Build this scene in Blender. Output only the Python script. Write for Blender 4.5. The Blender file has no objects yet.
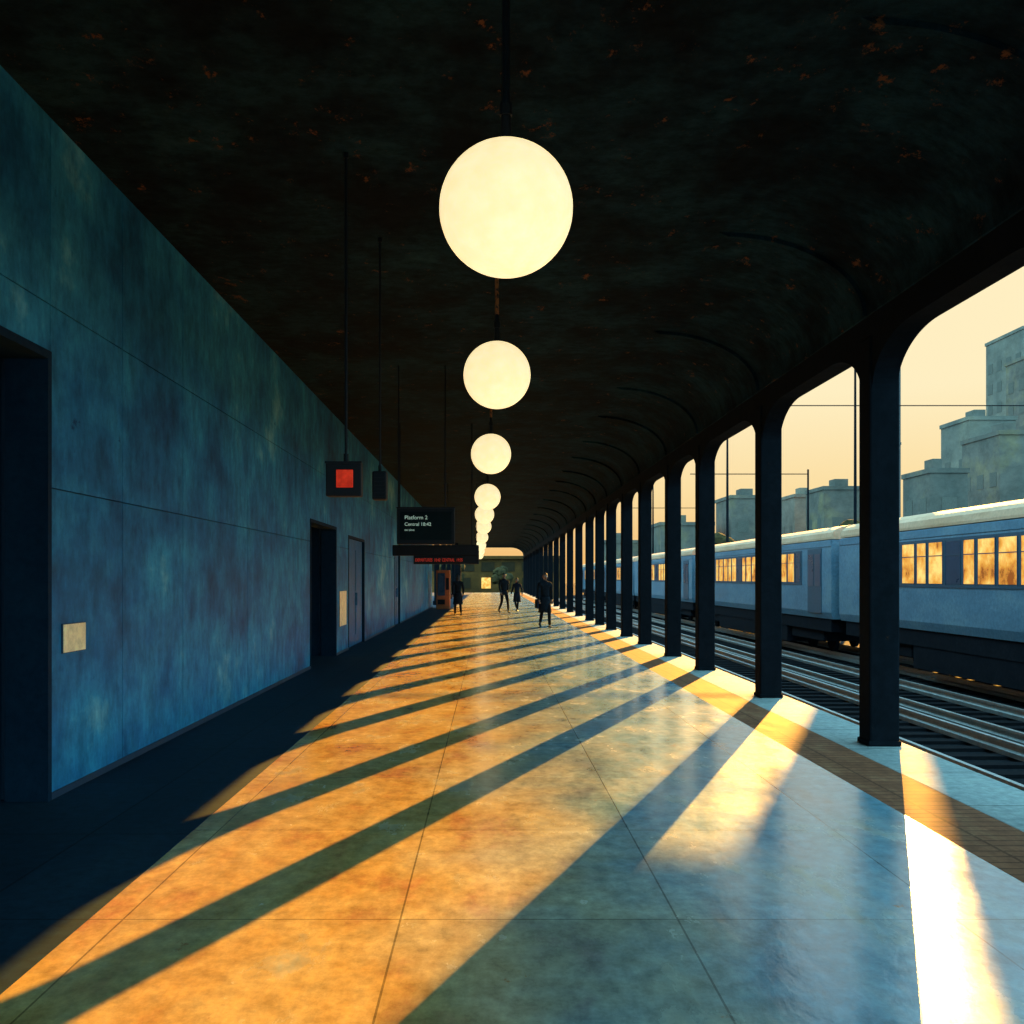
import bpy, bmesh, math, random
from mathutils import Vector, Matrix
random.seed(7)
S=bpy.context.scene
try:
    S.view_settings.view_transform='Standard'; S.view_settings.look='None'
except Exception as e: print(e)

# ---------------------------------------------------------------- materials
def mat(name, cols, scale=(1,1,1), nscale=2.0, rough=.7, metal=0, bump=0.0, emis=0, spec=.5, fine=.25, pos=None, tiles=None, fscale=(3,3,3), coat=0, cols2=None, xr=None, tshift=(0,0,0), speck=None):
    m=bpy.data.materials.new(name); m.use_nodes=True; nt=m.node_tree; N=nt.nodes; L=nt.links
    b=N['Principled BSDF']; tc=N.new('ShaderNodeTexCoord'); mp=N.new('ShaderNodeMapping'); mp.inputs['Scale'].default_value=scale
    L.new(tc.outputs['Object'],mp.inputs['Vector'])
    n=N.new('ShaderNodeTexNoise'); n.inputs['Scale'].default_value=nscale; n.inputs['Detail'].default_value=7; n.inputs['Roughness'].default_value=.65
    L.new(mp.outputs[0],n.inputs['Vector'])
    def ramp(cols):
        r=N.new('ShaderNodeValToRGB'); L.new(n.outputs['Fac'],r.inputs['Fac'])
        k=len(cols)
        ps=pos if (pos is not None and len(pos)==k) else ([.5] if k==1 else [.3+.4*i/(k-1) for i in range(k)])
        els=r.color_ramp.elements
        while len(els)<k: els.new(.5)
        while len(els)>k: els.remove(els[-1])
        for i,c in enumerate(cols):
            els[i].position=ps[i]; els[i].color=(c[0],c[1],c[2],1)
        return r.outputs[0]
    col=ramp(cols)
    if cols2:   # second tone across the floor: sunlit-to-shaded colour painted into the tiles, mottled transition
        c2=ramp(cols2); sp=N.new('ShaderNodeSeparateXYZ'); L.new(tc.outputs['Object'],sp.inputs[0])
        nn=N.new('ShaderNodeTexNoise'); nn.inputs['Scale'].default_value=.8; nn.inputs['Detail'].default_value=6; L.new(tc.outputs['Object'],nn.inputs['Vector'])
        ad=N.new('ShaderNodeMath'); ad.operation='MULTIPLY_ADD'; L.new(nn.outputs['Fac'],ad.inputs[0]); ad.inputs[1].default_value=2.4; L.new(sp.outputs[0],ad.inputs[2])
        rr=N.new('ShaderNodeMapRange'); rr.interpolation_type='SMOOTHSTEP'; rr.inputs[1].default_value=xr[0]+1.2; rr.inputs[2].default_value=xr[1]+1.2; L.new(ad.outputs[0],rr.inputs[0])
        mxx=N.new('ShaderNodeMix'); mxx.data_type='RGBA'; L.new(rr.outputs[0],mxx.inputs[0]); L.new(col,mxx.inputs[6]); L.new(c2,mxx.inputs[7]); col=mxx.outputs[2]
    if fine>0:
        mp2=N.new('ShaderNodeMapping'); mp2.inputs['Scale'].default_value=fscale; L.new(tc.outputs['Object'],mp2.inputs['Vector'])
        n2=N.new('ShaderNodeTexNoise'); n2.inputs['Scale'].default_value=4; n2.inputs['Detail'].default_value=8; n2.inputs['Roughness'].default_value=.75
        L.new(mp2.outputs[0],n2.inputs['Vector'])
        mr=N.new('ShaderNodeMapRange'); mr.inputs[1].default_value=.3; mr.inputs[2].default_value=.7; mr.inputs[3].default_value=1-fine; mr.inputs[4].default_value=1+fine
        L.new(n2.outputs['Fac'],mr.inputs[0])
        mx=N.new('ShaderNodeVectorMath'); mx.operation='SCALE'; L.new(col,mx.inputs[0]); L.new(mr.outputs[0],mx.inputs['Scale']); col=mx.outputs[0]
    if speck:   # flaking paint / rust specks: (colour, noise scale, threshold)
        mp3=N.new('ShaderNodeMapping'); mp3.inputs['Scale'].default_value=(1,.6,1); L.new(tc.outputs['Object'],mp3.inputs['Vector'])
        n3=N.new('ShaderNodeTexNoise'); n3.inputs['Scale'].default_value=speck[1]; n3.inputs['Detail'].default_value=9; n3.inputs['Roughness'].default_value=.8; L.new(mp3.outputs[0],n3.inputs['Vector'])
        r3=N.new('ShaderNodeMapRange'); r3.inputs[1].default_value=speck[2]; r3.inputs[2].default_value=speck[2]+.05; L.new(n3.outputs['Fac'],r3.inputs[0])
        m3=N.new('ShaderNodeMix'); m3.data_type='RGBA'; L.new(r3.outputs[0],m3.inputs[0]); L.new(col,m3.inputs[6]); m3.inputs[7].default_value=(*speck[0],1); col=m3.outputs[2]
    if tiles:
        br=N.new('ShaderNodeTexBrick'); br.offset=0; br.inputs['Scale'].default_value=1
        br.inputs['Brick Width'].default_value=tiles[0]; br.inputs['Row Height'].default_value=tiles[1]
        br.inputs['Mortar Size'].default_value=tiles[2]; br.inputs['Mortar Smooth'].default_value=.1
        br.inputs['Color1'].default_value=(1,1,1,1); br.inputs['Color2'].default_value=(.84,.84,.84,1); br.inputs['Mortar'].default_value=(tiles[3],)*3+(1,)
        mpt=N.new('ShaderNodeMapping'); mpt.inputs['Location'].default_value=tshift; L.new(tc.outputs['Object'],mpt.inputs['Vector'])
        L.new(mpt.outputs[0],br.inputs['Vector'])
        mm=N.new('ShaderNodeVectorMath'); mm.operation='MULTIPLY'; L.new(col,mm.inputs[0]); L.new(br.outputs['Color'],mm.inputs[1]); col=mm.outputs[0]
    L.new(col,b.inputs['Base Color'])
    b.inputs['Metallic'].default_value=metal
    b.inputs['Specular IOR Level'].default_value=spec
    b.inputs['Coat Weight'].default_value=coat; b.inputs['Coat Roughness'].default_value=.1
    rr=N.new('ShaderNodeMapRange'); rr.inputs[1].default_value=.3; rr.inputs[2].default_value=.7
    rr.inputs[3].default_value=max(0,rough-.07); rr.inputs[4].default_value=min(1,rough+.07)
    L.new(n.outputs['Fac'],rr.inputs[0]); L.new(rr.outputs[0],b.inputs['Roughness'])
    if bump>0:
        bp=N.new('ShaderNodeBump'); bp.inputs['Strength'].default_value=bump; bp.inputs['Distance'].default_value=.02
        L.new(n.outputs['Fac'],bp.inputs['Height']); L.new(bp.outputs[0],b.inputs['Normal']); L.new(bp.outputs[0],b.inputs['Coat Normal'])
    if emis>0:
        L.new(col,b.inputs['Emission Color']); b.inputs['Emission Strength'].default_value=emis
    return m

M={}
M['floor']=mat('floor_tiles',[(.50,.23,.075),(.60,.38,.11),(.66,.48,.18),(.40,.42,.31)],(1,.45,1),1.9,.24,spec=.36,fine=.40,tiles=(1.3,1.7,.005,.42),bump=.34,fscale=(2.2,1.6,2.2),pos=[.34,.45,.58,.70],
   cols2=[(.12,.29,.37),(.18,.37,.44),(.29,.43,.45),(.48,.46,.33)],xr=(-.8,1.5),coat=.16,tshift=(.42,.3,0),speck=((.44,.18,.05),3.2,.63))  # warm ramp paints sunlit tone, blue ramp shaded tone, into the tile colour
M['floor_shade']=mat('shaded_floor_tone',[(.006,.024,.042),(.010,.036,.060),(.016,.050,.075)],(1,.3,1),2,.7,spec=.12,fine=.35,tiles=(1.25,1.6,.009,.5))  # dark tone paints the shaded floor along the wall, jointed like tiles
M['brick']=mat('brown_paving',[(.20,.065,.025),(.28,.10,.045),(.36,.16,.075)],(2,.6,1),3,.8,fine=.3,tiles=(.6,.12,.012,.5),spec=.06)
M['coping']=mat('coping_stone',[(.28,.32,.30),(.38,.40,.35)],(1,1,1),3,.75,fine=.3,tiles=(3,1.2,.012,.5),spec=.06)
M['trough']=mat('concrete_trough',[(.08,.08,.075),(.14,.13,.11)],nscale=3)
M['kerb']=mat('platform_side',[(.02,.022,.025),(.04,.045,.05)],nscale=3)
M['wall']=mat('blue_wall',[(.006,.062,.135),(.012,.135,.25),(.028,.235,.36),(.18,.43,.44)],(1,.6,.8),.8,.75,spec=.08,fine=.42,pos=[.32,.45,.57,.70],fscale=(1,1.4,.7),bump=.35,speck=((.004,.05,.12),3.5,.64))
M['wall_gap']=mat('wall_joint',[(.006,.025,.05)],fine=0)
M['recess']=mat('dark_recess',[(.004,.016,.03),(.009,.027,.045)],rough=.9,spec=.05)
M['door']=mat('blue_door',[(.01,.09,.18),(.015,.13,.26)],rough=.7,spec=.1)
M['ceil']=mat('dark_ceiling',[(.0040,.0065,.008),(.0062,.015,.019),(.010,.028,.034),(.020,.046,.050)],(1,.7,1),1.3,.9,spec=.03,fine=.6,pos=[.38,.50,.62,.8],fscale=(1.5,2,1),speck=((.13,.05,.02),5.0,.605))
M['iron']=mat('black_iron',[(.003,.005,.007),(.007,.009,.012)],(1,1,.6),4,.8,spec=.06,fine=.4,speck=((.07,.028,.01),7,.65))
M['rust']=mat('rusty_rod',[(.02,.012,.008),(.40,.14,.03)],nscale=16,rough=.6,pos=[.42,.5])
M['globe']=mat('globe_glass',[(1.0,.78,.40),(1.0,.85,.50)],nscale=5,rough=.5,emis=1.0,fine=.08,spec=0)
M['black']=mat('black_casing',[(.006,.008,.009),(.012,.014,.016)],rough=.6,fine=.1,spec=.15)
M['screen']=mat('display_screen',[(.003,.008,.009),(.006,.014,.014)],rough=.6,fine=.1,spec=.05)
M['red']=mat('red_signal',[(.50,.022,.010),(.62,.04,.015)],emis=.50,nscale=10,spec=.05)
M['redled']=mat('red_led',[(.55,.04,.02)],emis=.4,fine=0)
M['text']=mat('display_text',[(.45,.62,.50)],emis=.45,fine=0)
M['cream']=mat('sun_patch_cream',[(.85,.62,.30),(1,.80,.42)],nscale=6,rough=.6)  # pale tone for the sunlit patches painted on the wall
M['train']=mat('train_body',[(.075,.15,.20),(.11,.19,.245),(.17,.24,.27)],(1,.4,1),1.5,.55,fine=.25,spec=.2)
M['trainup']=mat('train_upper',[(.03,.065,.095),(.05,.09,.12)],(1,.4,1),2,.5,fine=.15,spec=.15)
M['trainroof']=mat('train_roof',[(.55,.27,.14),(.72,.40,.24)],(1,.3,1),2,.7,fine=.15,spec=.08)
M['skirt']=mat('train_underframe',[(.005,.007,.01),(.014,.014,.017)],nscale=3,spec=.05,rough=.9)
M['tglass']=mat('train_glass',[(.01,.03,.06),(.03,.06,.10)],nscale=2,rough=.3,fine=.1,spec=.2)
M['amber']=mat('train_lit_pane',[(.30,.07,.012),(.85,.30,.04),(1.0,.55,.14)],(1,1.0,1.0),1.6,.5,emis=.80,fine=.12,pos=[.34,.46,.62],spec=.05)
M['rail']=mat('rail_steel',[(.26,.24,.22),(.38,.35,.31)],nscale=5,rough=.45,metal=.6)
M['sleeper']=mat('sleeper',[(.007,.008,.010),(.014,.013,.013)],nscale=4,spec=.03,rough=.95)
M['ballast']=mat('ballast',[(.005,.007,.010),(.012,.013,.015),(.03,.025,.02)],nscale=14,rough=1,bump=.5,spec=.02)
M['bldg']=mat('hazy_tower',[(.14,.125,.10),(.19,.16,.12),(.27,.21,.14)],(.06,.06,.06),2,.95,spec=.03,fine=.28,fscale=(.1,.1,.15))
M['bldg2']=mat('hazy_block',[(.11,.10,.08),(.16,.13,.10),(.28,.20,.10)],(.08,.08,.08),2,.95,spec=.03,fine=.3,fscale=(.1,.1,.15))
M['bwin']=mat('tower_window',[(.12,.108,.085),(.15,.13,.10)],nscale=.5,rough=.8,spec=.03)
M['ochre']=mat('ochre_facade',[(.05,.028,.012),(.11,.05,.015),(.22,.09,.025)],(.3,.3,.3),1.2,.95,fine=.3,spec=.03)
M['owin']=mat('facade_window',[(.03,.02,.01),(.05,.03,.014)],rough=.8,spec=.05)
M['leaf']=mat('foliage',[(.02,.018,.01),(.05,.035,.015),(.12,.07,.02)],nscale=1.2,rough=.95,spec=.03)
M['bark']=mat('bark',[(.04,.03,.02),(.07,.05,.03)],nscale=4)
M['blocker']=mat('sun_blocker_grey',[(.05,.05,.05),(.08,.07,.06)],nscale=.6)  # for the added sun blockers
M['orange']=mat('orange_panel',[(.35,.07,.015),(.5,.13,.03)],nscale=2)
M['skin']=mat('skin',[(.30,.16,.10),(.36,.20,.13)],nscale=8,rough=.6,fine=.05)
M['hair']=mat('hair',[(.012,.009,.007),(.03,.02,.015)],nscale=20)
M['coat']=mat('dark_coat',[(.006,.009,.013),(.013,.017,.022)],nscale=6,rough=.95,spec=.1)
M['coat2']=mat('navy_coat',[(.008,.013,.025),(.013,.02,.035)],nscale=6,rough=.95,spec=.1)
M['trous']=mat('dark_trousers',[(.005,.006,.008),(.01,.011,.013)],nscale=6,rough=.95,spec=.1)
M['shoe']=mat('black_shoe',[(.008,.007,.007)],rough=.5,fine=0)
M['eye']=mat('eye_white',[(.5,.5,.48)],rough=.3,fine=0)
M['lips']=mat('lips',[(.25,.08,.06)],fine=0)

# ---------------------------------------------------------------- mesh helpers
def newobj(name, bm, mats, parent=None, smooth=False):
    me=bpy.data.meshes.new(name); bmesh.ops.recalc_face_normals(bm,faces=bm.faces); bm.to_mesh(me); bm.free()
    for m in (mats if isinstance(mats,(list,tuple)) else [mats]): me.materials.append(M[m] if isinstance(m,str) else m)
    if smooth:
        for p in me.polygons: p.use_smooth=True
    o=bpy.data.objects.new(name,me); S.collection.objects.link(o)
    if parent: o.parent=parent
    return o
def empty(name, loc=(0,0,0)):
    e=bpy.data.objects.new(name,None); e.location=loc; e.empty_display_size=.2; S.collection.objects.link(e); return e
def bx(bm,x0,x1,y0,y1,z0,z1,mi=0,bev=0):
    vs=[bm.verts.new(p) for p in [(x0,y0,z0),(x1,y0,z0),(x1,y1,z0),(x0,y1,z0),(x0,y0,z1),(x1,y0,z1),(x1,y1,z1),(x0,y1,z1)]]
    fs=[]
    for f in [(0,3,2,1),(4,5,6,7),(0,1,5,4),(1,2,6,5),(2,3,7,6),(3,0,4,7)]:
        fc=bm.faces.new([vs[i] for i in f]); fc.material_index=mi; fs.append(fc)
    if bev>0:
        es=list({e for f in fs for e in f.edges})
        r=bmesh.ops.bevel(bm,geom=es,offset=bev,segments=2,affect='EDGES',profile=.5)
        for f in r['faces']: f.material_index=mi
def cyl(bm,p0,p1,r0,r1=None,seg=12,mi=0):
    if r1 is None: r1=r0
    p0=Vector(p0);p1=Vector(p1);d=p1-p0
    q=d.to_track_quat('Z','Y').to_matrix().to_4x4(); Mx=Matrix.Translation((p0+p1)/2)@q
    r=bmesh.ops.create_cone(bm,cap_ends=True,segments=seg,radius1=r0,radius2=r1,depth=d.length,matrix=Mx)
    for f in {f for v in r['verts'] for f in v.link_faces}: f.material_index=mi
def sph(bm,c,r,sc=(1,1,1),u=24,v=16,mi=0):
    rr=bmesh.ops.create_uvsphere(bm,u_segments=u,v_segments=v,radius=r,matrix=Matrix.Translation(c)@Matrix.Diagonal((*sc,1)))
    for f in {f for w in rr['verts'] for f in w.link_faces}: f.material_index=mi
    return rr['verts']
def prism(bm,prof,y0,y1,mi=0):
    a=[bm.verts.new((p[0],y0,p[1])) for p in prof]; b=[bm.verts.new((p[0],y1,p[1])) for p in prof]
    n=len(prof)
    for i in range(n):
        f=bm.faces.new([a[i],a[(i+1)%n],b[(i+1)%n],b[i]]); f.material_index=mi
    f=bm.faces.new(a[::-1]); f.material_index=mi; f=bm.faces.new(b); f.material_index=mi
def strip(bm,pts_lo,pts_hi,x0,x1,mi=0):
    A=[bm.verts.new((x0,y,z)) for y,z in pts_lo];B=[bm.verts.new((x0,y,z)) for y,z in pts_hi]
    C=[bm.verts.new((x1,y,z)) for y,z in pts_lo];D=[bm.verts.new((x1,y,z)) for y,z in pts_hi]
    for i in range(len(A)-1):
        for q in ((A[i],A[i+1],B[i+1],B[i]),(C[i],D[i],D[i+1],C[i+1]),(A[i],C[i],C[i+1],A[i+1]),(B[i],B[i+1],D[i+1],D[i])):
            bm.faces.new(q).material_index=mi
    bm.faces.new((A[0],B[0],D[0],C[0])); bm.faces.new((A[-1],C[-1],D[-1],B[-1]))

# ---------------------------------------------------------------- dimensions
WX=-3.17; CZ=4.92; CX=3.75; Y0=-7.0; Y1=112.0; EDGE=4.02; GZ=-.95

# floor
bm=bmesh.new(); bx(bm,-1.88,2.80,Y0,Y1,-.3,0); newobj('floor',bm,'floor')
bm=bmesh.new(); bx(bm,-7.5,-1.88,Y0,Y1,-.3,0); newobj('floor_shade_strip',bm,'floor_shade')  # shade put into the colour, edge set on the sun boundary
bm=bmesh.new(); bx(bm,2.80,3.36,Y0,Y1,-.3,0); newobj('brick_strip',bm,'brick')
bm=bmesh.new(); bx(bm,3.36,EDGE,Y0,Y1,-.12,0,bev=.012); newobj('platform_coping',bm,'coping')
bm=bmesh.new(); bx(bm,3.36,3.9,Y0,Y1,GZ-.04,-.12); bx(bm,-7.5,3.36,Y0,Y1,GZ-.04,-.3); newobj('platform_base',bm,'kerb')
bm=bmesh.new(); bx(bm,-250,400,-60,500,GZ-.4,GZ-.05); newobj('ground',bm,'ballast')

# left wall --------------------------------------------------------
WALL_END=56.0
openings=[(3.6,7.38,3.23),(18.03,21.1,2.65),(22.9,25.8,2.56),(34,36,2.5)]
bm=bmesh.new()
ys=[Y0]+[v for o in openings for v in o[:2]]+[WALL_END]
for i in range(len(ys)-1):
    a,b=ys[i],ys[i+1]
    op=[o for o in openings if abs(o[0]-a)<1e-6]
    z0=op[0][2] if op else 0
    bx(bm,WX-.35,WX-.03,a,b,z0,CZ,mi=1)
rows=[0,2.25,3.57,CZ]
seams=[Y0,-4,-1,1.5,3.6,7.38,8.83,10.57,13.4,16.7,18.03,21.1,22.9,25.8,29,31.5,34,36,39,42,45,48,52,WALL_END]
g=.005
for i in range(len(seams)-1):
    a,b=seams[i],seams[i+1]
    op=[o for o in openings if a>=o[0]-1e-6 and b<=o[1]+1e-6]
    zz=rows if not op else [op[0][2]]+[r for r in rows if r>op[0][2]+.1]
    for j in range(len(zz)-1):
        bx(bm,WX-.035,WX,a+g,b-g,zz[j]+(g if zz[j]>0 else 0),zz[j+1]-(g if j<len(zz)-2 else 0),mi=0)
newobj('wall_left',bm,['wall','wall_gap'])
bm=bmesh.new()
for k,(a,b,h) in enumerate(openings):
    d=2.0 if k==0 else (.5 if k!=1 else 1.2)
    x1=WX-.35
    bx(bm,x1-d-.1,x1-d,a-.1,b+.1,0,h+.1); bx(bm,x1-d,x1,a-.1,a,0,h+.1); bx(bm,x1-d,x1,b,b+.1,0,h+.1); bx(bm,x1-d,x1,a,b,h,h+.1)
newobj('wall_recess',bm,'recess')
for k,(a,b,h) in enumerate(openings):
    e=empty('door_%d'%(k+1),(WX,(a+b)/2,0))
    def L(o): o.parent=e; o.matrix_parent_inverse=Matrix.Translation(-e.location)
    bm=bmesh.new(); t=.06
    bx(bm,WX-.3,WX+.012,a,a+t,0,h); bx(bm,WX-.3,WX+.012,b-t,b,0,h); bx(bm,WX-.3,WX+.012,a+t,b-t,h-t,h)
    L(newobj('frame',bm,'recess'))
    if k in(2,3):
        bm=bmesh.new(); mid=(a+b)/2
        for (p,q) in((a+t,mid-.005),(mid+.005,b-t)):
            bx(bm,WX-.1,WX-.05,p,q,0.01,h-t); bx(bm,WX-.05,WX-.04,p+.15,q-.15,.25,1.1); bx(bm,WX-.05,WX-.04,p+.15,q-.15,1.3,h-.3)
        cyl(bm,(WX-.01,mid-.1,.95),(WX-.01,mid-.1,1.25),.015); cyl(bm,(WX-.01,mid+.1,.95),(WX-.01,mid+.1,1.25),.015)
        L(newobj('leaves',bm,'door'))
bm=bmesh.new(); 
for (a,b) in [(Y0,3.6),(7.38,18.03),(21.1,22.9),(25.8,34),(36,WALL_END)]: bx(bm,WX,WX+.012,a,b,0,.05)
newobj('baseboard_left',bm,'wall_gap')
for i in range(6):
    bm=bmesh.new(); y=WALL_END+5+i*9; bx(bm,WX-.15,WX+.15,y-.15,y+.15,0,CZ,bev=.02); bx(bm,WX-.22,WX+.22,y-.22,y+.22,0,.25,bev=.02)
    newobj('end_post',bm,'iron')
for (y,z,w,h) in [(7.78,1.15,.42,.22),(22.0,.95,1.0,.75)]:
    bm=bmesh.new(); bx(bm,WX,WX+.012,y-w/2,y+w/2,z-h/2,z+h/2,mi=1); bx(bm,WX+.012,WX+.018,y-w/2+.006,y+w/2-.006,z-h/2+.006,z+h/2-.006)
    newobj('wall_sun_patch',bm,['cream','wall_gap'])  # thin cream panels standing in for sunlight falling on the wall

# ceiling ---------------------------------------------------------
def cove(n=24,off=0):
    cx0=2.2; pts=[]
    for i in range(n+1):
        t=math.pi/2*i/n
        pts.append((cx0+(3.62-cx0-off)*math.sin(t), 4.12+(CZ-4.12-off)*math.cos(t)))
    return pts
bm=bmesh.new()
prism(bm,[(WX-.4,5.3),(WX-.4,CZ)]+cove()+[(3.7,4.05),(4.12,4.25),(4.12,5.3)],Y0,Y1)
newobj('ceiling',bm,'ceil',smooth=False)

# colonnade -----------------------------------------------------
cols=[-1.6,2.3,6.1,9.87,13.8,17.86,21.0,24.8,28.1,31.7,35.0,38.6,43.2,48.,53,58,63.5,69,75,81,87,93,99,105,110.5]
hw=.145
for y in cols:
    bm=bmesh.new()
    bx(bm,CX-hw,CX+hw,y-hw,y+hw,0,3.9,bev=.02)
    bx(bm,CX-hw-.012,CX+hw+.012,y-hw-.012,y+hw+.012,0,.05,bev=.01)
    newobj('platform_column',bm,'iron')
bm=bmesh.new()
def hz(y,a,b):
    s=min(y-a,b-y); R=.90; H=.46
    if s>=R: return 3.86
    t=1-s/R
    return 3.86-H*(1-math.sqrt(max(0,1-t*t)))
allc=[Y0]+cols+[Y1]
for i in range(len(allc)-1):
    a=allc[i]+(hw if i>0 else 0); b=allc[i+1]-(hw if i<len(allc)-2 else 0)
    n=44; yy=[a+(b-a)*(.5-.5*math.cos(math.pi*j/n)) for j in range(n+1)]
    if b-a<.3: continue
    strip(bm,[(y,hz(y,a,b)) for y in yy],[(y,4.2) for y in yy],CX-.12,CX+.12)
for y in cols: bx(bm,CX-.12,CX+.12,y-hw,y+hw,3.5,4.2)
newobj('arcade_beam',bm,'iron')
# ribs in the cove
bm=bmesh.new()
for y in cols:
    up=cove(24,0); lo=cove(24,.04); lo[0]=up[0]
    for i in range(len(up)-1):
        vs=[]
        for yy in (y-.04,y+.04):
            vs.append([bm.verts.new((p[0],yy,p[1]-(.002 if p is lo[0] else 0))) for p in (lo[i],lo[i+1],up[i+1],up[i])])
        a,b=vs
        bm.faces.new(a); bm.faces.new(b[::-1])
        for j in range(4): bm.faces.new((a[j],b[j],b[(j+1)%4],a[(j+1)%4]))
newobj('ceiling_ribs',bm,'ceil')

# globe lamps ----------------------------------------------------
for (px,y,z,r) in [(506,5.4,3.546,.352),(497,10.6,3.70,.347),(491,17.5,3.72,.342),(487.5,26.9,3.73,.342),(484.5,35,3.77,.33),(483.5,43,3.77,.33),(482,54,3.75,.33),(481,66,3.7,.33),(480.5,80,3.7,.33),(480,96,3.7,.33)]:
    x=(px-490)*y/1024
    e=empty('globe_pendant_lamp',(x,y,z)); top=CZ-z
    bm=bmesh.new(); sph(bm,(0,0,0),r,u=48,v=32); newobj('globe',bm,'globe',e,True)
    bm=bmesh.new()
    cyl(bm,(0,0,r-.01),(0,0,r+.02),.05,.04,20); cyl(bm,(0,0,r+.02),(0,0,r+.14),.03,.026); 
    cyl(bm,(0,0,r+.14),(0,0,r+.2),.034,.034); cyl(bm,(0,0,r+.2),(0,0,r+.30),.022,.018); cyl(bm,(0,0,top-.06),(0,0,top),.05,.09,20)
    newobj('cap',bm,'black',e)
    bm=bmesh.new(); cyl(bm,(0,0,r+.28),(0,0,top),.02,seg=8)
    newobj('rod',bm,'rust' if y>6 else 'black',e)

# signs -----------------------------------------------------------
def P(px,py,z): return ((px-490)*z/1024, z, 1.6-(py-578)*z/1024)
def text(body,size,loc,parent,m):
    c=bpy.data.curves.new('lettering','FONT'); c.body=body; c.size=size; c.extrude=.002; c.materials.append(M[m])
    o=bpy.data.objects.new('lettering',c); S.collection.objects.link(o); o.parent=parent; o.location=loc; o.rotation_euler=(math.pi/2,0,0); return o
e=empty('signal_sign',P(344.5,479.5,8)); x,y,z=e.location
bm=bmesh.new(); bx(bm,-.138,.138,-.06,.06,-.135,.135,bev=.01); bx(bm,-.142,.142,-.075,-.05,.12,.135)
cyl(bm,(.012,0,.13),(.012,0,.2),.02); cyl(bm,(.012,0,.2),(.012,0,CZ-z),.012,seg=8); cyl(bm,(.012,0,CZ-z-.04),(.012,0,CZ-z),.02)
newobj('housing',bm,'black',e)
bm=bmesh.new(); bx(bm,-.055,.075,-.072,-.058,-.068,.07,bev=.004); newobj('red_panel',bm,'red',e)
e=empty('hanging_speaker',P(380,486,10)); x,y,z=e.location
bm=bmesh.new(); bx(bm,-.07,.07,-.07,.07,-.14,.14,bev=.015)
for i in range(6): bx(bm,-.05,.05,-.078,-.07,-.11+i*.037,-.095+i*.037)
cyl(bm,(0,0,.14),(0,0,.2),.015); cyl(bm,(0,0,.2),(0,0,CZ-z),.009,seg=8); cyl(bm,(0,0,CZ-z-.04),(0,0,CZ-z),.02)
newobj('housing',bm,'black',e)
e=empty('departure_board',P(426,526,16)); x,y,z=e.location
bm=bmesh.new(); bx(bm,-.45,.45,-.07,.07,-.29,.29,bev=.015); bx(bm,-.455,.455,-.09,-.05,.27,.292)
for xx in(-.43,.3): cyl(bm,(xx,0,.28),(xx,0,CZ-z),.011,seg=8)
newobj('housing',bm,'black',e)
bm=bmesh.new(); bx(bm,-.40,.40,-.076,-.07,-.22,.22); newobj('screen',bm,'screen',e)
text('Platform 2',.085,(-.33,-.08,.10),e,'text'); text('Central 18:42',.075,(-.33,-.08,.0),e,'text'); text('on time',.05,(-.33,-.08,-.08),e,'text')
e=empty('led_board',P(437,553,22)); x,y,z=e.location
bm=bmesh.new(); bx(bm,-.95,.9,-.08,.08,-.06,.17,bev=.015); bx(bm,-.5,.9,-.08,.08,-.24,-.06,bev=.01)
for xx in(-.8,.75): cyl(bm,(xx,0,.16),(xx,0,CZ-z),.014,seg=8)
newobj('housing',bm,'black',e)
text('DEPARTURES  18:42  CENTRAL  19:05',.10,(-.46,-.09,-.185),e,'redled').scale=(.62,1,1)
e=empty('platform_sign',P(462,556,36)); x,y,z=e.location
bm=bmesh.new(); bx(bm,-.6,.6,-.06,.06,-.2,.2,bev=.015)
for xx in(-.5,.5): cyl(bm,(xx,0,.2),(xx,0,CZ-z),.014,seg=8)
newobj('housing',bm,'black',e); text('18:42',.22,(-.4,-.07,-.09),e,'redled')

bm=bmesh.new(); bx(bm,-2.75,-2.05,52.3,53.1,0,2.0,mi=0,bev=.03); bx(bm,-2.67,-2.3,52.27,52.3,.7,1.85,mi=1); bx(bm,-2.25,-2.1,52.27,52.3,1.0,1.6,mi=2); bx(bm,-2.67,-2.3,52.26,52.3,.25,.5,mi=2)
newobj('vending_machine',bm,['orange','tglass','black'])

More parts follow.
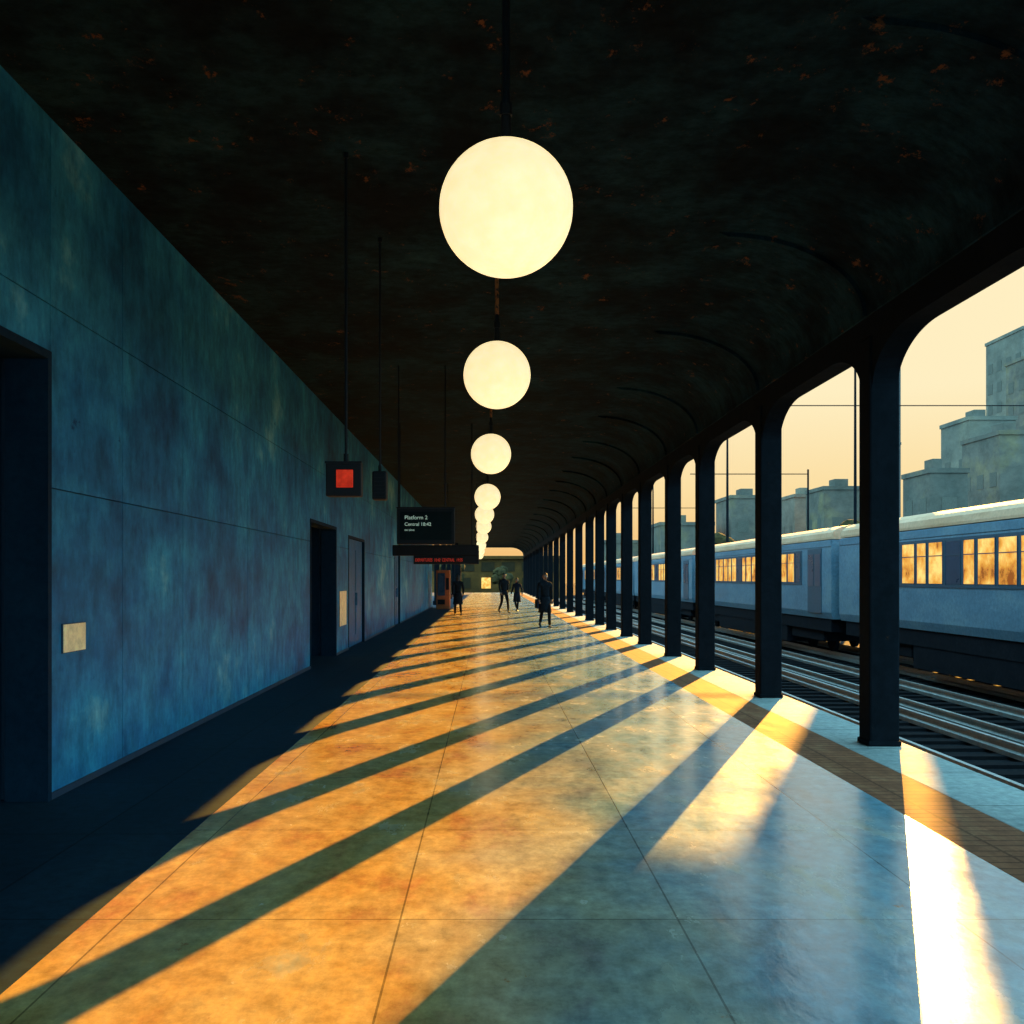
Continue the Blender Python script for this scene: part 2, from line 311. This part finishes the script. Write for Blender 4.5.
# train -----------------------------------------------------------
TX=10.3; TW=2.85
def car(y0,y1,name):
    e=empty(name,(TX+TW/2,(y0+y1)/2,GZ+.2))
    def L(o): o.parent=e; o.matrix_parent_inverse=Matrix.Translation(-e.location)
    bm=bmesh.new()
    X0,X1=TX,TX+TW
    prism(bm,[(X0+.06,.35),(X0,.55),(X0,2.5),(X0+.03,2.76),(X1-.03,2.76),(X1,2.5),(X1,.55),(X1-.06,.35)],y0,y1)
    L(newobj('body',bm,'train'))
    bm=bmesh.new(); prof=[(X0+.02,2.78)]
    for i in range(13):
        t=math.pi*i/12; prof.append((X0+TW/2-(TW/2-.02)*math.copysign(abs(math.cos(t))**.8,math.cos(t)), 2.84+.42*math.sin(t)**.8))
    prof.append((X1-.02,2.78)); prism(bm,prof,y0+.05,y1-.05)
    L(newobj('roof',bm,'trainroof'))
    bm=bmesh.new(); bx(bm,X0-.012,X0+.01,y0+.02,y1-.02,2.56,2.74)
    L(newobj('upper_band',bm,'train'))
    bm=bmesh.new(); a0,a1=y0+2.9,y1-4.4
    bx(bm,X0-.016,X0+.01,a0,a1,1.38,2.5)
    L(newobj('window_band',bm,'trainup'))
    bg=bmesh.new(); ba=bmesh.new(); bf=bmesh.new()
    y=a0+.15; i=0
    while y<a1-.75:
        w=.72 if i%3 else .5
        tgt=ba if random.random()<.66 else bg
        bx(tgt,X0-.022,X0-.014,y,y+w,1.47,2.42)
        bx(bf,X0-.03,X0-.02,y-.02,y,1.45,2.44); bx(bf,X0-.03,X0-.02,y+w,y+w+.02,1.45,2.44); bx(bf,X0-.03,X0-.02,y,y+w,2.1,2.12)
        y+=w+.16; i+=1
    for dy in (y0+.9,y1-3.2):
        bx(bf,X0-.02,X0,dy,dy+1.35,.5,2.52); 
        for q in (0,.69): bx(bg,X0-.03,X0-.02,dy+.06+q,dy+.6+q,1.35,2.35)
    L(newobj('glass_panes',bg,'tglass')); L(newobj('lit_panes',ba,'amber')); L(newobj('window_frames',bf,'trainup'))
    bm=bmesh.new(); bx(bm,X0+.1,X1-.1,y0+.3,y1-.3,-.05,.36); bx(bm,X0+.12,X1-.12,y0+5,y1-5,-.6,0)
    for by in (y0+3,y1-3):
        bx(bm,X0+.35,X1-.35,by-1.5,by+1.5,-.4,-.05,bev=.03); bx(bm,X0+.2,X0+.3,by-1.7,by+1.7,-.4,.0,bev=.03)
        for wy in (by-1.05,by+1.05):
            for wx in (X0+.66,X1-.78): cyl(bm,(wx,wy,GZ+.2+.44),(wx+.12,wy,GZ+.2+.44),.44,seg=24)
    bx(bm,X0+.5,X1-.5,y0-.32,y0,.3,2.6)
    L(newobj('underframe',bm,'skirt'))
for (a,b) in [(9.0,30.2),(30.9,51.5),(52.2,73),(73.7,94.5),(95.2,116)]: car(a,b,'train_carriage')

# tracks ---------------------------------------------------------
for c in (6.75,8.95-.15,TX+TW/2):
    e=empty('railway_track',(c,50,GZ))
    bm=bmesh.new()
    for s in ((-.72,.72)):
        x=s
        prism(bm,[(x-.07,0.0),(x+.07,.0),(x+.07,.07),(x+.012,.09),(x+.012,.15),(x+.035,.16),(x+.035,.2),(x-.035,.2),(x-.035,.16),(x-.012,.15),(x-.012,.09),(x-.07,.07)],-58,70)
    newobj('rails',bm,'rail',e)
    bm=bmesh.new()
    for i in range(185): y=-57+i*.68; bx(bm,-1.0,1.0,y-.12,y+.12,-.05,.0)
    newobj('sleepers',bm,'sleeper',e)
bm=bmesh.new(); bx(bm,4.55,4.75,-7,125,GZ-.05,GZ+.12,bev=.02); newobj('cable_trough',bm,'trough')

# catenary -------------------------------------------------------
for (y,x,xr_) in [(60,21.4,34),(66,15.3,20.5),(98,15.6,20.5)]:
    e=empty('catenary_mast',(x,y,GZ-.05))
    bm=bmesh.new(); bx(bm,-.16,.16,-.16,.16,0,.5,bev=.02); H=15.5 if y==60 else 12
    cyl(bm,(0,0,.3),(0,0,H),.11,.06,10)
    hh=1+11.7 if y==60 else 9.3
    cyl(bm,(0,0,hh),(xr_-x,0,hh),.03,seg=6); cyl(bm,(xr_-x,0,0),(xr_-x,0,hh+.3),.08,.06,8)
    cyl(bm,(0,0,hh),(-7.2 if y==60 else -2.4,0,hh),.03,seg=6)
    newobj('mast',bm,'iron',e)

# skyline ---------------------------------------------------------
def building(name,px0,px1,pytop,z,depth,m,fl=3.4,step=3.0,fore=None):
    x0=(px0-490)*(z+depth)/1024; x1=(px1-490)*(z+depth)/1024; h=1.6-(pytop-578)*z/1024
    bm=bmesh.new(); bx(bm,x0,x1,z,z+depth,GZ-.05,h)
    bx(bm,x0-.15,x1+.15,z-.15,z+depth+.15,h-.5,h)
    bx(bm,x0+(x1-x0)*.3,x0+(x1-x0)*.55,z+depth*.3,z+depth*.6,h,h+1.2)
    zz=1.5
    while zz+fl<h:
        k=int((x1-x0)/step)
        for i in range(k):
            if random.random()<.7:
                xx=x0+(i+.5)*(x1-x0)/k; bx(bm,xx-step*.25,xx+step*.25,z-.05,z+.05,zz,zz+1.6,mi=1)
        k=int(depth/step)
        for i in range(k):
            yy=z+(i+.5)*depth/k; bx(bm,x0-.05,x0+.05,yy-step*.25,yy+step*.25,zz,zz+1.6,mi=1)
        zz+=fl
    newobj(name,bm,[m,'bwin'])
building('apartment_tower',986,1110,326,160,12,'bldg')
building('apartment_tower',1006,1130,345,140,12,'bldg2')
building('office_block',941,985,416,128,8,'bldg')
building('office_block',962,1010,430,112,9,'bldg2')
building('office_block',903,938,468,105,7,'bldg2')
building('warehouse_block',806,858,486,140,8,'bldg2')
building('warehouse_block',780,812,494,160,8,'bldg')
building('warehouse_block',716,762,495,150,10,'bldg2')
building('warehouse_block',650,700,522,150,10,'bldg2')
building('warehouse_block',756,786,506,175,8,'bldg')
building('warehouse_block',600,640,540,160,8,'bldg2')

e=empty('terminal_building',(0,132,GZ))
bm=bmesh.new(); bx(bm,-26,9.0,0,14,-.05,5.0); bx(bm,-26.4,9.4,-.5,14.4,5.0,5.4); newobj('facade',bm,'ochre',e)
bm=bmesh.new(); bg=bmesh.new()
for i in range(13):
    x=-24.5+i*2.6; t=bm if i%4==1 else bg
    bx(t,x,x+1.2,-.08,.02,1.2,2.6); bx(bg,x,x+1.7,-.08,.02,3.4,4.6)
newobj('lit_windows',bm,'amber',e); newobj('windows',bg,'owin',e)
def tree(x,y,h):
    e=empty('tree',(x,y,GZ-.05)); bm=bmesh.new()
    cyl(bm,(0,0,0),(0,0,h*.55),.2,.1,10)
    for i in range(6):
        a=i*1.05; cyl(bm,(0,0,h*.4),(math.cos(a)*h*.2,math.sin(a)*h*.2,h*.68),.07,.03,6)
    newobj('trunk',bm,'bark',e)
    bm=bmesh.new()
    for i in range(16):
        a=random.random()*6.28; r=random.random()*h*.24; c=(math.cos(a)*r,math.sin(a)*r,h*(.5+.42*random.random()))
        vs=bmesh.ops.create_icosphere(bm,subdivisions=2,radius=h*(.1+.07*random.random()),matrix=Matrix.Translation(c))['verts']
        for v in vs: v.co+=Vector((random.uniform(-1,1),)*3)*.12
    newobj('foliage',bm,'leaf',e)
for (x,y,h) in [(-4.5,124,4.5),(1.5,126,4),(33.5,95,7.5),(25,105,7),(44,98,8.5)]: tree(x,y,h)
# added blockers hidden behind a column, shading the floor and leaving sun streaks
k=.385; D=80.; dd=.5
for c0,c1,c2 in ((-.92,.14,-1.6),(.33,1.3,.33)):
    bm=bmesh.new(); s_=k*dd
    bx(bm,k*D+c0+s_,k*D+c1,D,D+dd,GZ-.05,22.5,bev=.03); bx(bm,k*D+c2+s_,k*D+c1,D,D+dd,18.9,23,bev=.03)
    for q in (6,12): bx(bm,k*D+c0+s_-.02,k*D+c1+.02,D-.04,D+dd+.04,q,q+.2)
    newobj('sun_blocker',bm,'blocker')

# people ----------------------------------------------------------
def skinmesh(name,pts,edges,parent,m,sub=2,root=0):
    me=bpy.data.meshes.new(name); me.from_pydata([p[0] for p in pts],edges,[]); me.update()
    o=bpy.data.objects.new(name,me); S.collection.objects.link(o); o.parent=parent; me.materials.append(M[m])
    md=o.modifiers.new('skin','SKIN'); md.use_smooth_shade=True
    for i,p in enumerate(pts):
        v=me.skin_vertices[0].data[i]; r=p[1]; v.radius=(r,r) if not isinstance(r,tuple) else r; v.use_root=(i==root)
    s=o.modifiers.new('sub','SUBSURF'); s.levels=sub; s.render_levels=sub
    return o
def person(name,px,pyfeet,height,rot,stride,coat,longcoat=False,arm=.35,bag=False,longhair=False):
    z=1638.4/(pyfeet-578); x=(px-490)*z/1024
    e=empty(name,(x,z,0)); e.rotation_euler=(0,0,rot); s=height/1.75; e.scale=(s,s,s)
    st=stride
    def leg(sx,f):
        hip=Vector((sx*.095,0,.90)); 
        if f>=0: knee=Vector((sx*.10,-.20*f-.02,.50)); ank=Vector((sx*.10,-.30*f,.085))
        else: knee=Vector((sx*.10,-.02-.03*f,.49)); ank=Vector((sx*.10,-.40*f,.10+.06*abs(f)))
        return hip,knee,ank
    l=leg(1,st); r=leg(-1,-st)
    pts=[((0,0,.95),(.15,.105)),((0,0,1.10),(.135,.10)),((0,-.005,1.28),(.155,.11)),((0,0,1.41),(.13,.09)),((0,-.005,1.485),(.055,.055)),((0,-.015,1.54),(.05,.05))]
    ed=[(0,1),(1,2),(2,3),(3,4),(4,5)]
    hands=[]
    for sx,f in((1,-st),(-1,st)):
        sh=Vector((sx*.175,0,1.40)); el=Vector((sx*.235,.05-.12*f*arm/.35,1.13)); wr=Vector((sx*.245,-.06-.24*f*arm/.35,.90))
        i=len(pts); pts+=[(tuple(sh),.068),(tuple((sh+el)/2),.058),(tuple(el),.05),(tuple((el+wr)/2),.045),(tuple(wr),.036)]
        ed+=[(3,i),(i,i+1),(i+1,i+2),(i+2,i+3),(i+3,i+4)]; hands.append((sx,el,wr))
    skinmesh('torso_coat',pts,ed,e,coat)
    pts=[((0,0,.93),(.145,.10))]; ed=[]
    for (h,kn,a) in (l,r):
        i=len(pts); pts+=[(tuple(h-Vector((0,0,.06))),.092),(tuple((h+kn)/2),.078),(tuple(kn),.06),(tuple(kn.lerp(a,.35)),.058),(tuple(a),.046)]
        ed+=[(0,i),(i,i+1),(i+1,i+2),(i+2,i+3),(i+3,i+4)]
    skinmesh('trousers',pts,ed,e,'trous')
    for (h,kn,a) in (l,r):
        lift=a.z-.085
        heel=Vector((a.x,a.y+.05,.045+lift)); toe=Vector((a.x*1.15,a.y-.17,.035)); ball=Vector((a.x*1.1,a.y-.10,.045+lift*.3))
        skinmesh('shoe',[(tuple(a),.045),(tuple(heel),.042),(tuple(ball),(.045,.035)),(tuple(toe),(.035,.026))],[(0,1),(1,2),(2,3)],e,'shoe',1)
    bm=bmesh.new(); rings=[(.99,.155,.115),(.90,.175,.135),(.80,.185,.15)]+([(.62,.20,.18),(.5,.215,.2)] if longcoat else [])
    prev=None
    for (h,rx,ry) in rings:
        cur=[bm.verts.new((rx*math.cos(t*math.tau/24),ry*math.sin(t*math.tau/24),h+.008*math.sin(t*1.3))) for t in range(24)]
        if prev:
            for i in range(24): bm.faces.new((prev[i],prev[(i+1)%24],cur[(i+1)%24],cur[i]))
        prev=cur
    o=newobj('coat_skirt',bm,coat,e,True); sd=o.modifiers.new('sol','SOLIDIFY'); sd.thickness=.012
    hc=Vector((0,-.02,1.635)); bm=bmesh.new(); vs=sph(bm,(0,0,0),1,u=24,v=18)
    for v in vs:
        p=v.co.copy(); w=1.0
        if p.z<0: w=1-.28*(-p.z)**1.3
        v.co=Vector((p.x*.076*w,p.y*.094*(w if p.y<0 else 1-.15*max(0,-p.z)),p.z*.116))
        if p.y<-.75 and abs(p.x)<.22 and -.35<p.z<.12: v.co.y-=.016*(1-abs(p.x)/.3)*(1.2 if p.z<-.1 else .6)
        if p.y<-.6 and -.02<p.z<.2 and .2<abs(p.x)<.55: v.co.y+=.006
        if p.y<-.6 and -.62<p.z<-.45 and abs(p.x)<.35: v.co.y-=.005
        v.co+=hc
    for sx in(-1,1): sph(bm,hc+Vector((sx*.078,.008,-.005)),.03,(.35,.7,1.0),12,8)
    newobj('head',bm,'skin',e,True)
    bm=bmesh.new()
    for sx in(-1,1): sph(bm,hc+Vector((sx*.03,-.082,.008)),.012,u=10,v=8)
    newobj('eyes',bm,'eye',e,True)
    bm=bmesh.new(); bx(bm,-.024,.024,hc.y-.092,hc.y-.08,hc.z-.064,hc.z-.056); newobj('mouth',bm,'lips',e)
    bm=bmesh.new(); vs=sph(bm,(0,0,0),1,u=24,v=16)
    dl=[v for v in vs if (v.co.y<-.15 and v.co.z<.42) or v.co.z<(-.55 if not longhair else -.95)]
    for v in vs:
        p=v.co; v.co=Vector((p.x*.084,p.y*.102+.004,p.z*(.124 if p.z>0 else (.13 if not longhair else .25))))+hc
    bmesh.ops.delete(bm,geom=dl,context='VERTS'); o=newobj('hair',bm,'hair',e,True); sd=o.modifiers.new('sol','SOLIDIFY'); sd.thickness=.01
    for sx,el,wr in hands:
        d=(wr-el).normalized(); side=Vector((0,-1,0)); side=(side-d*side.dot(d)).normalized(); inn=Vector((-sx,0,0)); inn=(inn-d*inn.dot(d)).normalized()
        P0=wr; pts=[(tuple(P0-d*.01),.028),(tuple(P0+d*.045),(.036,.018)),(tuple(P0+d*.08),(.036,.016))]; ed=[(0,1),(1,2)]
        skinmesh('palm',pts,ed,e,'skin',1)
        for j,(o_,ln) in enumerate(((.028,.070),(.010,.080),(-.009,.074),(-.027,.058))):
            b0=P0+d*.078+side*o_; b1=b0+d*ln*.45+inn*.008; b2=b1+d*ln*.3+inn*.014; b3=b2+d*ln*.2+inn*.016
            skinmesh('finger',[(tuple(b0),.010),(tuple(b1),.009),(tuple(b2),.0085),(tuple(b3),.007)],[(0,1),(1,2),(2,3)],e,'skin',1)
        b0=P0+d*.03+side*.026; b1=b0+side*.026+d*.025+inn*.01; b2=b1+side*.008+d*.03+inn*.012
        skinmesh('thumb',[(tuple(b0),.013),(tuple(b1),.011),(tuple(b2),.009)],[(0,1),(1,2)],e,'skin',1)
    if bag:
        bm=bmesh.new(); bx(bm,-.30,-.22,-.17,.17,.62,.92,bev=.02); cyl(bm,(-.245,-.1,.9),(-.12,-.02,1.42),.012); cyl(bm,(-.245,.1,.9),(-.12,.04,1.42),.012)
        newobj('shoulder_bag',bm,'coat2',e)
person('walking_man',545,628,1.76,math.radians(8),.8,'coat',True,bag=True)
person('walking_woman',458,616,1.74,math.radians(-170),.6,'coat',True,longhair=True)
person('walking_man',504,613,1.82,math.radians(20),.9,'coat')
person('walking_woman',517,611.5,1.60,math.radians(-20),.7,'coat2',True,longhair=True)

# world ---------------------------------------------------------
w=bpy.data.worlds.new('World'); S.world=w; w.use_nodes=True; nt=w.node_tree; N=nt.nodes; L=nt.links
bg=N['Background']; tc=N.new('ShaderNodeTexCoord')
sep=N.new('ShaderNodeSeparateXYZ'); L.new(tc.outputs['Generated'],sep.inputs[0])
az=Vector((.385,1,0)).normalized()
dot=N.new('ShaderNodeVectorMath'); dot.operation='DOT_PRODUCT'; dot.inputs[1].default_value=az; L.new(tc.outputs['Generated'],dot.inputs[0])
m1=N.new('ShaderNodeMapRange'); m1.interpolation_type='SMOOTHSTEP'; m1.inputs[1].default_value=.45; m1.inputs[2].default_value=.88; L.new(dot.outputs['Value'],m1.inputs[0])
m2=N.new('ShaderNodeMapRange'); m2.interpolation_type='SMOOTHSTEP'; m2.inputs[1].default_value=.28; m2.inputs[2].default_value=.5; m2.inputs[3].default_value=1; m2.inputs[4].default_value=0; L.new(sep.outputs['Z'],m2.inputs[0])
mu=N.new('ShaderNodeMath'); mu.operation='MULTIPLY'; L.new(m1.outputs[0],mu.inputs[0]); L.new(m2.outputs[0],mu.inputs[1])
wr=N.new('ShaderNodeValToRGB'); wr.color_ramp.elements[0].position=.01; wr.color_ramp.elements[0].color=(.90,.50,.16,1); wr.color_ramp.elements[1].position=.17; wr.color_ramp.elements[1].color=(1,.86,.54,1)
q=wr.color_ramp.elements.new(.08); q.color=(.97,.73,.36,1)
L.new(sep.outputs['Z'],wr.inputs[0])
mx=N.new('ShaderNodeMix'); mx.data_type='RGBA'; L.new(mu.outputs[0],mx.inputs[0]); mx.inputs[6].default_value=(.88,2.25,3.1,1); L.new(wr.outputs[0],mx.inputs[7])
L.new(mx.outputs[2],bg.inputs['Color']); bg.inputs['Strength'].default_value=1

# sun -----------------------------------------------------------
sl=bpy.data.lights.new('sun','SUN'); sl.energy=24; sl.color=(1,.48,.07); sl.angle=math.radians(.20)
so=bpy.data.objects.new('sun',sl); S.collection.objects.link(so)
tosun=Vector((.385,1,.254)); so.rotation_euler=tosun.to_track_quat('Z','Y').to_euler(); so.location=(20,50,20)

# camera --------------------------------------------------------
c=bpy.data.cameras.new('camera'); co=bpy.data.objects.new('camera',c); S.collection.objects.link(co); S.camera=co
co.location=(0,0,1.6); co.rotation_euler=(math.pi/2,0,0); c.sensor_width=36; c.lens=36; c.shift_x=22/1024; c.shift_y=66/1024; c.clip_end=1000
